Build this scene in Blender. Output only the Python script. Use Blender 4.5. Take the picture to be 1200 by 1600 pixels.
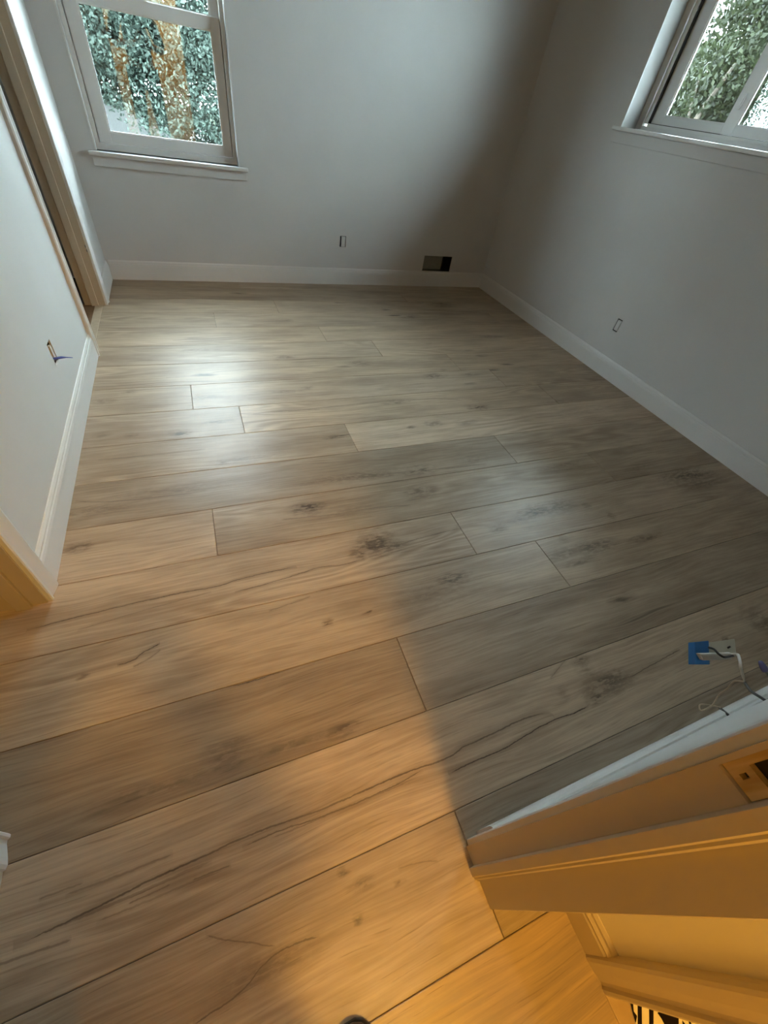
import bpy, bmesh, math, random
import numpy as np
from mathutils import Matrix, Vector
D = bpy.data
for o in list(D.objects): D.objects.remove(o)
scene = bpy.context.scene
COL = scene.collection

# ------------------------------------------------------------------ camera
EYE = 1.18
RIGHT = (0.928144, -0.346498, 0.135967)
DOWN = (-0.163424, -0.707538, -0.687519)
FWD = (0.334426, 0.615897, -0.713323)
cd = D.cameras.new('camera')
cam = D.objects.new('camera', cd)
COL.objects.link(cam)
m = Matrix.Identity(4)
for r in range(3):
    m[r][0], m[r][1], m[r][2] = RIGHT[r], -DOWN[r], -FWD[r]
m[2][3] = EYE
cam.matrix_world = m
cd.sensor_fit = 'VERTICAL'
cd.sensor_height = 24.0
cd.lens = 633.37 / 1600 * 24.0
cd.clip_start = 0.01
scene.camera = cam

# ------------------------------------------------------------------ sky, exposure
SKY = 42.0
world = D.worlds.new('overcast_sky')
scene.world = world
world.use_nodes = True
wn = world.node_tree
wn.nodes.clear()
wo = wn.nodes.new('ShaderNodeOutputWorld')
bg = wn.nodes.new('ShaderNodeBackground')
bg.inputs['Color'].default_value = (0.80, 0.93, 1.0, 1)
bg.inputs['Strength'].default_value = SKY
wn.links.new(bg.outputs[0], wo.inputs[0])
scene.view_settings.view_transform = 'Standard'
scene.view_settings.look = 'None'
scene.view_settings.gamma = 1.0
scene.view_settings.use_curve_mapping = False
scene.view_settings.exposure = 0.0
LAMP_POS = (0.28, -0.75, 2.32)
LAMP_POWER = 490.0
LAMP_COLOR = (1.0, 0.53, 0.09)
cy = scene.cycles
cy.max_bounces = 10
cy.diffuse_bounces = 6
cy.glossy_bounces = 4
cy.transparent_max_bounces = 12
cy.sample_clamp_indirect = 6.0
cy.use_denoising = True
WOOD_L = (.59, .47, .35)
WOOD_D = (.29, .215, .150)

# ------------------------------------------------------------------ materials
class NT:
    """small helper to write node graphs"""
    def __init__(s, name):
        s.m = D.materials.new(name)
        s.m.use_nodes = True
        s.t = s.m.node_tree
        s.t.nodes.clear()
        s.out = s.t.nodes.new('ShaderNodeOutputMaterial')
    def n(s, kind, **kw):
        x = s.t.nodes.new('ShaderNode' + kind)
        for k, v in kw.items(): setattr(x, k, v)
        return x
    def set(s, sock, v):
        if isinstance(v, bpy.types.NodeSocket): s.t.links.new(v, sock)
        elif isinstance(v, (tuple, list)) and sock.type == 'RGBA' and len(v) == 3: sock.default_value = (*v, 1)
        else: sock.default_value = v
    def math(s, op, a, b=None, c=None, clamp=False):
        x = s.n('Math', operation=op); x.use_clamp = clamp
        s.set(x.inputs[0], a)
        if b is not None: s.set(x.inputs[1], b)
        if c is not None: s.set(x.inputs[2], c)
        return x.outputs[0]
    def vec(s, op, a, b=None, scale=None):
        x = s.n('VectorMath', operation=op)
        s.set(x.inputs[0], a)
        if b is not None: s.set(x.inputs[1], b)
        if scale is not None: s.set(x.inputs['Scale'], scale)
        return x.outputs['Value'] if op in ('LENGTH', 'DOT_PRODUCT') else x.outputs['Vector']
    def noise(s, v, scale=1.0, detail=3.0, rough=0.5, color=False):
        x = s.n('TexNoise')
        s.set(x.inputs['Vector'], v)
        x.inputs['Scale'].default_value = scale
        x.inputs['Detail'].default_value = detail
        x.inputs['Roughness'].default_value = rough
        return x.outputs['Color'] if color else x.outputs[0]
    def ramp(s, f, lo, hi):
        x = s.n('MapRange', interpolation_type='SMOOTHSTEP')
        s.set(x.inputs['Value'], f)
        x.inputs['From Min'].default_value = lo; x.inputs['From Max'].default_value = hi
        return x.outputs[0]
    def mix(s, f, a, b, mode='MIX'):
        x = s.n('Mix', data_type='RGBA', blend_type=mode)
        s.set(x.inputs[0], f); s.set(x.inputs[6], a); s.set(x.inputs[7], b)
        return x.outputs[2]
    def bsdf(s, color, rough=0.5, spec=0.5, metal=0.0, height=None, bump=0.2, dist=0.002):
        p = s.n('BsdfPrincipled')
        s.set(p.inputs['Base Color'], color); s.set(p.inputs['Roughness'], rough)
        p.inputs['Metallic'].default_value = metal
        p.inputs['Specular IOR Level'].default_value = spec
        if height is not None:
            b = s.n('Bump'); b.inputs['Strength'].default_value = bump; b.inputs['Distance'].default_value = dist
            s.set(b.inputs['Height'], height)
            s.t.links.new(b.outputs[0], p.inputs['Normal'])
        s.t.links.new(p.outputs[0], s.out.inputs[0])
        return p
    def obj(s): return s.n('TexCoord').outputs['Object']
    def pos(s): return s.n('NewGeometry').outputs['Position']

def paint(name, color, rough, scale=220.0, bump=0.12, vary=0.04):
    s = NT(name); p = s.pos()
    big = s.noise(p, 2.2, 3)
    c = s.mix(s.ramp(big, .3, .7), tuple(x * (1 - vary) for x in color), tuple(min(1, x * (1 + vary * .5)) for x in color))
    s.bsdf(c, rough, 0.35, height=s.noise(p, scale, 3), bump=bump, dist=0.0012)
    return s.m

def plain(name, color, rough=0.5, metal=0.0, spec=0.5, scale=40.0, vary=0.12):
    s = NT(name); o = s.obj()
    n = s.noise(o, scale, 3)
    c = s.mix(n, tuple(x * (1 - vary) for x in color), tuple(min(1, x * (1 + vary)) for x in color))
    s.bsdf(c, rough, spec, metal, height=n, bump=0.05)
    return s.m

M = {}
M['wall'] = paint('matte_wall_paint', (.67, .67, .665), .75)
M['trim'] = paint('white_trim_paint', (.75, .75, .74), .32, 90, .05)
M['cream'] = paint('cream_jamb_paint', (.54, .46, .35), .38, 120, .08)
M['vinyl'] = paint('white_vinyl', (.88, .90, .90), .28, 60, .02)
M['hall'] = paint('warm_hall_paint', (.80, .75, .63), .6)
M['ceiling'] = paint('ceiling_paint', (.62, .62, .61), .85, 150, .2)
M['black'] = plain('black_plastic', (.012, .012, .013), .45)
M['dark_metal'] = plain('duct_metal', (.26, .26, .24), .6, .0)
M['white_plastic'] = plain('white_plastic', (.74, .73, .68), .35)
M['beige_plastic'] = plain('beige_plastic', (.55, .52, .42), .4)
M['blue_plastic'] = plain('blue_plastic', (.012, .13, .37), .42)
M['copper'] = plain('bare_copper_wire', (.62, .50, .36), .5, .0)
M['gray_sheath'] = plain('gray_cable_sheath', (.16, .165, .165), .5)
M['purple'] = plain('purple_plastic', (.09, .08, .19), .4)
M['blue_wire'] = plain('blue_wire_insulation', (.06, .10, .42), .4)
M['concrete'] = paint('pale_concrete', (.06, .062, .062), .9, 30, .2, .15)
M['rubber'] = plain('dark_shoe_leather', (.030, .022, .016), .45)
M['sole'] = plain('dark_rubber_sole', (.02, .018, .016), .7)
M['skin'] = plain('skin', (.52, .32, .22), .5)
M['denim'] = plain('dark_trousers', (.03, .035, .05), .9, 0, .2, 300)
M['shirt'] = plain('dark_gray_shirt', (.06, .06, .065), .9, 0, .2, 300)
M['hair'] = plain('dark_hair', (.02, .014, .01), .6)
M['brass'] = plain('brushed_metal', (.5, .44, .33), .35, .9)

def raw_wood():
    s = NT('raw_pine'); o = s.obj()
    v = s.vec('MULTIPLY', o, (60, 60, 6))
    n = s.noise(v, 1.5, 4)
    s.bsdf(s.mix(s.ramp(n, .3, .7), (.50, .33, .14), (.72, .55, .30)), .75, .2, height=n, bump=.3)
    return s.m
M['raw'] = raw_wood()

def glass():
    s = NT('window_glass')
    tr = s.n('BsdfTransparent'); tr.inputs[0].default_value = (.93, .97, .96, 1)
    gl = s.n('BsdfGlossy'); gl.inputs['Roughness'].default_value = 0.0
    fr = s.n('Fresnel')
    bf = s.n('NewGeometry').outputs['Backfacing']
    s.set(fr.inputs['IOR'], s.math('MULTIPLY_ADD', bf, 1 / 2.0 - 2.0, 2.0))
    mx = s.n('MixShader')
    s.set(mx.inputs[0], fr.outputs[0])
    s.t.links.new(tr.outputs[0], mx.inputs[1]); s.t.links.new(gl.outputs[0], mx.inputs[2])
    s.t.links.new(mx.outputs[0], s.out.inputs[0])
    return s.m
M['glass'] = glass()

def leaf(name, a, b):
    s = NT(name)
    n = s.noise(s.pos(), 9.0, 3)
    rnd = s.n('NewGeometry').outputs['Random Per Island']
    c = s.mix(s.math('MULTIPLY_ADD', n, .5, s.math('MULTIPLY', rnd, .5)), a, b)
    p = s.n('BsdfPrincipled'); s.set(p.inputs['Base Color'], c)
    p.inputs['Roughness'].default_value = .5; p.inputs['Specular IOR Level'].default_value = .22
    tl = s.n('BsdfTranslucent'); s.set(tl.inputs[0], c)
    ad = s.n('MixShader'); ad.inputs[0].default_value = .35
    s.t.links.new(p.outputs[0], ad.inputs[1]); s.t.links.new(tl.outputs[0], ad.inputs[2])
    s.t.links.new(ad.outputs[0], s.out.inputs[0])
    return s.m
M['leaf_blue'] = leaf('evergreen_leaf', (.016, .029, .024), (.110, .150, .128))
M['leaf_olive'] = leaf('olive_leaf', (.008, .012, .006), (.030, .037, .016))
M['bark'] = plain('tree_bark', (.06, .05, .04), .9, 0, .2, 14, .4)
M['grass'] = plain('lawn', (.015, .022, .009), .95, 0, .1, 8, .4)

def wood(name, light, dark, seed, feats, centre, warm=0.0, auto=True):
    """oak plank: stretched grain, cathedral figure, knots and drying cracks at their own places"""
    s = NT(name)
    o = s.obj()
    q = s.vec('ADD', o, (seed * 3.71, seed * 1.93, seed * .77))
    # slow bending of the grain
    bend = s.noise(s.vec('MULTIPLY', q, (1.6, 6.0, 1)), 1.0, 2)
    yb = s.n('CombineXYZ'); s.set(yb.inputs[1], s.math('MULTIPLY', s.math('SUBTRACT', bend, .5), .065))
    g = s.vec('ADD', q, yb.outputs[0])
    fine = s.noise(s.vec('MULTIPLY', g, (4.0, 150.0, 1)), 1.0, 4, .6)
    mid = s.noise(s.vec('MULTIPLY', g, (1.3, 26.0, 1)), 1.0, 3, .55)
    fig = s.noise(s.vec('MULTIPLY', g, (.9, 7.0, 1)), 1.0, 1)
    rings = s.math('SINE', s.math('MULTIPLY', fig, 85.0))
    figm = s.ramp(s.noise(s.vec('MULTIPLY', q, (1.1, 5.0, 1)), 1.0, 1), .48, .68)
    blot = s.noise(s.vec('MULTIPLY', q, (2.2, 9.0, 1)), 1.0, 4, .6)
    f = s.math('MULTIPLY_ADD', fine, .44, s.math('MULTIPLY', mid, .20))
    f = s.math('ADD', f, s.math('MULTIPLY', blot, .56))
    f = s.math('ADD', f, s.math('MULTIPLY', s.math('MULTIPLY', rings, figm), .075))
    t = s.ramp(f, .36, .86)
    c = s.mix(t, dark, light)
    pores = s.ramp(s.noise(s.vec('MULTIPLY', g, (9.0, 330.0, 1)), 1.0, 2), .60, .74)
    c = s.mix(s.math('MULTIPLY', pores, .34), c, tuple(x * .45 for x in dark))
    wobc = s.noise(s.vec('MULTIPLY', q, (9, 30, 1)), 1.0, 3, .6, color=True)
    wob = s.vec('MULTIPLY', s.vec('SUBTRACT', wobc, (.5, .5, .5)), (.08, .040, 0))
    pw = s.vec('ADD', o, wob)
    jag = s.noise(s.vec('MULTIPLY', q, (45, 60, 1)), 1.0, 3, .7, color=True)
    wob2 = s.vec('ADD', s.vec('MULTIPLY', s.vec('SUBTRACT', wobc, (.5, .5, .5)), (.015, .005, 0)), s.vec('MULTIPLY', s.vec('SUBTRACT', jag, (.5, .5, .5)), (.004, .006, 0)))
    pc = s.vec('ADD', o, wob2)
    streak = s.ramp(mid, .25, .65)
    fleck = s.math('MULTIPLY_ADD', s.ramp(s.noise(s.vec('MULTIPLY', q, (28, 85, 1)), 1.0, 3, .65), .40, .58), .75, .30)
    dk = 0.0
    cx, cyy = centre
    for ft in feats:
        if ft[0] == 'k':
            _, x, y, rx, ry, st = ft
            d = s.vec('LENGTH', s.vec('MULTIPLY', s.vec('SUBTRACT', pw, (x - cx, y - cyy, 0)), (1 / rx, 1 / ry, 0)))
            a = s.ramp(d, 1.5, .35)
            rg = s.math('MULTIPLY_ADD', s.math('SINE', s.math('MULTIPLY', d, 7.0)), .12, .88)
            a = s.math('MULTIPLY', s.math('MULTIPLY', a, rg), s.math('MULTIPLY_ADD', streak, -.55, 1.0))
            a = s.math('MULTIPLY', s.math('MULTIPLY', a, fleck), min(1.0, st * 1.35))
            dk = s.math('MAXIMUM', dk, a)
        else:
            _, w, st, pts = ft
            pts = sorted((px_ - cx, py_ - cyy) for px_, py_ in pts)
            xa, xb = pts[0][0], pts[-1][0]
            lo, hi = min(p[1] for p in pts) - .004, max(p[1] for p in pts) + .004
            sx = s.n('SeparateXYZ'); s.set(sx.inputs[0], pc)
            tt = s.math('MULTIPLY', s.math('SUBTRACT', sx.outputs[0], xa), 1 / (xb - xa))
            fc = s.n('FloatCurve'); cv = fc.mapping.curves[0]
            for k, (qx, qy) in enumerate(pts):
                co = ((qx - xa) / (xb - xa), (qy - lo) / (hi - lo))
                if k < 2: cv.points[k].location = co
                else: cv.points.new(*co)
            fc.mapping.update()
            s.set(fc.inputs['Value'], tt)
            yy = s.math('MULTIPLY_ADD', fc.outputs[0], hi - lo, lo)
            off = s.math('ABSOLUTE', s.math('SUBTRACT', sx.outputs[1], yy))
            over = s.math('MAXIMUM', s.math('SUBTRACT', s.math('ABSOLUTE', s.math('SUBTRACT', tt, .5)), .44), 0.0)
            dm = s.math('MULTIPLY_ADD', over, w * .012, off)
            dm = s.math('ADD', dm, s.math('MULTIPLY', s.math('GREATER_THAN', over, .06), 1.0))
            core = s.ramp(dm, w * .00095, w * .0003)
            halo = s.math('MULTIPLY', s.ramp(dm, w * .0055, 0.0), .32)
            brk = s.math('MULTIPLY_ADD', s.ramp(blot, .35, .6), .35, .65)
            a = s.math('MULTIPLY', s.math('MULTIPLY', s.math('MAXIMUM', core, halo), brk), st)
            dk = s.math('MAXIMUM', dk, a)
    if auto:
        v = s.n('TexVoronoi', feature='F1')
        s.set(v.inputs['Vector'], s.vec('MULTIPLY', s.vec('ADD', q, wob), (2.6, 11.0, 0)))
        v.inputs['Scale'].default_value = 1.0
        sp = s.math('MULTIPLY', s.ramp(v.outputs['Distance'], .24, .02), s.ramp(s.n('SeparateColor').outputs[0] if False else blot, .5, .62))
        dk = s.math('MAXIMUM', dk, s.math('MULTIPLY', sp, .85))
        ln = s.ramp(s.noise(s.vec('MULTIPLY', g, (1.1, 70.0, 1)), 1.0, 1), .70, .78)
        dk = s.math('MAXIMUM', dk, s.math('MULTIPLY', ln, .5))
    if not isinstance(dk, float):
        c = s.mix(dk, c, tuple(x * y for x, y in zip(dark, (.15, .12, .12))))
    ht = s.math('MULTIPLY_ADD', fine, .6, s.math('MULTIPLY', pores, -.5))
    if not isinstance(dk, float): ht = s.math('SUBTRACT', ht, dk)
    rough = s.math('MULTIPLY_ADD', fine, .14, .30)
    s.bsdf(c, rough, .42, height=ht, bump=.28, dist=.0012)
    return s.m

# ------------------------------------------------------------------ geometry helpers
def link(name, me, mat=None, parent=None, kind=None):
    o = D.objects.new(name, me)
    COL.objects.link(o)
    if mat is not None: me.materials.append(mat)
    if parent is not None: o.parent = parent
    if kind: o['kind'] = kind
    return o

def mesh(name, verts, faces, mat=None, parent=None, kind=None, smooth=False):
    me = D.meshes.new(name)
    me.from_pydata([tuple(v) for v in verts], [], faces)
    me.update()
    bm = bmesh.new(); bm.from_mesh(me)
    bmesh.ops.recalc_face_normals(bm, faces=bm.faces)
    bm.to_mesh(me); bm.free()
    if smooth:
        for p in me.polygons: p.use_smooth = True
    return link(name, me, mat, parent, kind)

def bmobj(name, bm, mat, parent=None, kind=None, smooth=False):
    bmesh.ops.recalc_face_normals(bm, faces=bm.faces)
    me = D.meshes.new(name); bm.to_mesh(me); bm.free()
    if smooth:
        for p in me.polygons: p.use_smooth = True
    return link(name, me, mat, parent, kind)

def thing(name, label, cat, loc=(0, 0, 0), group=None):
    o = D.objects.new(name, None); COL.objects.link(o)
    o.location = loc; o.empty_display_size = .05
    o['label'] = label; o['category'] = cat
    if group: o['group'] = group
    return o

def setting(name):
    o = D.objects.new(name, None); COL.objects.link(o)
    o['kind'] = 'structure'; o.empty_display_size = .05
    return o

class Frame:
    """s along a wall, d out of it into the room, z up"""
    def __init__(f, a, b, side):
        f.a = Vector((*a, 0)); f.u = (Vector((*b, 0)) - f.a); f.L = f.u.length; f.u.normalize()
        f.n = Vector((-f.u.y, f.u.x, 0)) * side
    def __call__(f, s, d, z): return f.a + f.u * s + f.n * d + Vector((0, 0, z))
BACK = Frame((-.565, 3.622), (2.56, 3.652), -1)
RIGHTW = Frame((2.532, 3.64), (2.606, -.15), -1)
LEFTW = Frame((-.568, 0.0), (-.568, 3.62), -1)       # s is y
FRONT = Frame((0.0, -.037), (2.6, -.037), 1)         # s is x
WORLD = Frame((0, 0), (1, 0), 1)                     # s = x, d = y

def add_box(bm, fr, s0, s1, d0, d1, z0, z1, bev=0.0):
    vs = [bm.verts.new(fr(s, d, z)) for s in (s0, s1) for d in (d0, d1) for z in (z0, z1)]
    fs = [(0, 1, 3, 2), (4, 6, 7, 5), (0, 4, 5, 1), (2, 3, 7, 6), (0, 2, 6, 4), (1, 5, 7, 3)]
    faces = [bm.faces.new([vs[i] for i in f]) for f in fs]
    if bev:
        ed = list({e for f in faces for e in f.edges})
        bmesh.ops.bevel(bm, geom=ed, offset=bev, segments=2, profile=.6, affect='EDGES')

def box(name, fr, s0, s1, d0, d1, z0, z1, mat, parent=None, kind=None, bev=0.0):
    bm = bmesh.new(); add_box(bm, fr, s0, s1, d0, d1, z0, z1, bev)
    return bmobj(name, bm, mat, parent, kind)

def boxes(name, fr, lst, mat, parent=None, kind=None, bev=0.0):
    bm = bmesh.new()
    for b in lst: add_box(bm, fr, *b, bev)
    return bmobj(name, bm, mat, parent, kind)

def wall(name, fr, s0, s1, z0, z1, thick, holes, mat, kind='structure'):
    """solid slab from d=0 back to d=-thick with rectangular holes through it"""
    S = sorted({s0, s1, *[h[0] for h in holes], *[h[1] for h in holes]})
    Z = sorted({z0, z1, *[h[2] for h in holes], *[h[3] for h in holes]})
    S = [x for x in S if s0 <= x <= s1]; Z = [x for x in Z if z0 <= x <= z1]
    def solid(i, j):
        if not (0 <= i < len(S) - 1 and 0 <= j < len(Z) - 1): return False
        a, b = (S[i] + S[i + 1]) / 2, (Z[j] + Z[j + 1]) / 2
        return not any(h[0] < a < h[1] and h[2] < b < h[3] for h in holes)
    bm = bmesh.new(); V = {}
    def v(i, j, k):
        if (i, j, k) not in V: V[(i, j, k)] = bm.verts.new(fr(S[i], -thick * k, Z[j]))
        return V[(i, j, k)]
    for i in range(len(S) - 1):
        for j in range(len(Z) - 1):
            if not solid(i, j): continue
            for k in (0, 1): bm.faces.new([v(i, j, k), v(i + 1, j, k), v(i + 1, j + 1, k), v(i, j + 1, k)])
            if not solid(i - 1, j): bm.faces.new([v(i, j, 0), v(i, j, 1), v(i, j + 1, 1), v(i, j + 1, 0)])
            if not solid(i + 1, j): bm.faces.new([v(i + 1, j, 0), v(i + 1, j, 1), v(i + 1, j + 1, 1), v(i + 1, j + 1, 0)])
            if not solid(i, j - 1): bm.faces.new([v(i, j, 0), v(i, j, 1), v(i + 1, j, 1), v(i + 1, j, 0)])
            if not solid(i, j + 1): bm.faces.new([v(i, j + 1, 0), v(i, j + 1, 1), v(i + 1, j + 1, 1), v(i + 1, j + 1, 0)])
    return bmobj(name, bm, mat, None, kind)

def extrude_profile(bm, prof, p0, p1, A, B):
    """prof: [(a, b)] swept straight from p0 to p1; a along A, b along B"""
    n = len(prof)
    r0 = [bm.verts.new(p0 + A * a + B * b) for a, b in prof]
    r1 = [bm.verts.new(p1 + A * a + B * b) for a, b in prof]
    for i in range(n):
        bm.faces.new([r0[i], r0[(i + 1) % n], r1[(i + 1) % n], r1[i]])
    bm.faces.new(r0); bm.faces.new(r1[::-1])

BB = [(0, 0), (.013, 0), (.013, .088), (.0115, .094), (.0115, .100), (.0085, .104), (.0085, .110), (.004, .119), (0, .120)]
def baseboard(name, fr, s0, s1, mat, parent=None, kind='structure', prof=BB):
    bm = bmesh.new()
    extrude_profile(bm, prof, fr(s0, 0, 0), fr(s1, 0, 0), fr.n, Vector((0, 0, 1)))
    return bmobj(name, bm, mat, parent, kind)

CAS = [(0, 0), (0, .011), (.003, .0145), (.008, .0145), (.012, .0105), (.018, .0105), (.026, .0125), (.044, .017), (.056, .019), (.063, .017), (.066, .012), (.066, 0)]
def casing(name, fr, s, direction, z0, z1, mat, parent=None, kind=None):
    bm = bmesh.new()
    extrude_profile(bm, CAS, fr(s, 0, z0), fr(s, 0, z1), fr.u * direction, fr.n)
    return bmobj(name, bm, mat, parent, kind)

def tube(name, pts, r, mat, parent=None, seg=8, kind=None, smooth_pts=6, local=None):
    """swept round tube along a Catmull-Rom path; r may be a list with one radius per point"""
    P = [Vector(p) for p in pts]
    if local is not None: P = [p - Vector(local) for p in P]
    R = r if isinstance(r, (list, tuple)) else [r] * len(P)
    Q, RR = [], []
    for i in range(len(P) - 1):
        a, b, c, d = P[max(i - 1, 0)], P[i], P[i + 1], P[min(i + 2, len(P) - 1)]
        for k in range(smooth_pts):
            t = k / smooth_pts
            Q.append(.5 * ((2 * b) + (c - a) * t + (2 * a - 5 * b + 4 * c - d) * t * t + (3 * b - a - 3 * c + d) * t ** 3))
            RR.append(R[i] * (1 - t) + R[i + 1] * t)
    Q.append(P[-1]); RR.append(R[-1])
    bm = bmesh.new(); rings = []
    ref = Vector((0.13, .31, .94)).normalized()
    for i, q in enumerate(Q):
        t = (Q[min(i + 1, len(Q) - 1)] - Q[max(i - 1, 0)]).normalized()
        x = t.cross(ref)
        if x.length < 1e-3: x = t.cross(Vector((1, 0, 0)))
        x.normalize(); y = t.cross(x)
        rings.append([bm.verts.new(q + (x * math.cos(a) + y * math.sin(a)) * RR[i]) for a in [2 * math.pi * j / seg for j in range(seg)]])
    for a, b in zip(rings[:-1], rings[1:]):
        for j in range(seg): bm.faces.new([a[j], a[(j + 1) % seg], b[(j + 1) % seg], b[j]])
    bm.faces.new(rings[0][::-1]); bm.faces.new(rings[-1])
    return bmobj(name, bm, mat, parent, kind, smooth=True)

# ------------------------------------------------------------------ room shell
CEIL = 2.4
wall_back = wall('wall_back', BACK, -.75, 3.35, 0, CEIL, .17,
                 [(.134, .945, .703, 2.05), (1.672, 1.722, .272, .348), (2.447, 2.730, .1205, .242)], M['wall'])
wall_right = wall('wall_right', RIGHTW, -.06, 3.9, 0, CEIL, .17,
                  [(.961, 2.129, 1.229, 2.10), (1.604, 1.645, .276, .354)], M['wall'])
wall_left = wall('wall_left', LEFTW, -.037, 3.68, 0, CEIL, .11,
                 [(.310, .913, 0, 2.05), (2.505, 3.155, 0, 2.05), (1.834, 1.884, .262, .347)], M['wall'])
wall_front = wall('wall_front', FRONT, -.95, 2.70, 0, CEIL, .10,
                  [(-.415, .380, 0, 2.055), (1.09, 1.145, .262, .352)], M['wall'])
HALLR = Frame((.535, 0), (.535, -2), -1)           # s = -y, faces the hall
wall_hall_right = wall('wall_hall_right', HALLR, .137, 1.75, 0, CEIL, .11, [(.332, 1.06, 0, 2.05)], M['hall'])
wall_hall_left = box('wall_hall_left', WORLD, -1.05, -.95, -1.75, -.137, 0, CEIL, M['hall'], kind='structure')
wall_hall_back = box('wall_hall_back', WORLD, -.95, 2.0, -1.75, -1.65, 0, CEIL, M['hall'], kind='structure')
wall_bathroom_right = box('wall_bathroom_right', WORLD, 1.9, 2.0, -1.65, -.137, 0, CEIL, M['hall'], kind='structure')
wall_closet_outer = box('wall_closet_outer', WORLD, -1.40, -1.30, -.137, 3.79, 0, CEIL, M['wall'], kind='structure')
wall_closet_partition = box('wall_closet_partition', WORLD, -1.30, -.678, 1.45, 1.55, 0, CEIL, M['wall'], kind='structure')
wall_closet_back = box('wall_closet_back', WORLD, -1.30, -.76, 3.63, 3.79, 0, CEIL, M['wall'], kind='structure')
wall_closet_front = box('wall_closet_front', WORLD, -1.30, -.95, -.137, -.037, 0, CEIL, M['wall'], kind='structure')
ceiling = box('ceiling', WORLD, -1.95, 3.45, -1.9, 4.30, CEIL, CEIL + .14, M['ceiling'], kind='structure')  # slab runs on outside as unseen eaves, added to shade the floor
floor = box('floor', WORLD, -1.42, 2.82, -1.77, 3.84, -.22, -.009, M['black'], kind='structure')

baseboard_back = baseboard('baseboard_back', BACK, .013, 3.100, M['trim'])
baseboard_right = baseboard('baseboard_right', RIGHTW, .0, 3.66, M['trim'])
for nm, a, b in (('baseboard_left', .0, .254), ('baseboard_left.001', .969, 2.449), ('baseboard_left.002', 3.211, 3.612)):
    baseboard(nm, LEFTW, a, b, M['trim'])
baseboard_front = baseboard('baseboard_front', FRONT, .402, 2.60, M['trim'],
                            prof=[(0, 0), (.017, 0), (.017, .098), (.015, .107), (.009, .116), (.004, .120), (0, .1205)])
HB = [(0, 0), (.013, 0), (.013, .075), (.010, .082), (.012, .088), (.007, .096), (.007, .103), (.002, .110), (0, .110)]
baseboard_hall = baseboard('baseboard_hall', HALLR, .137, .277, M['cream'], prof=HB)

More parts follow.
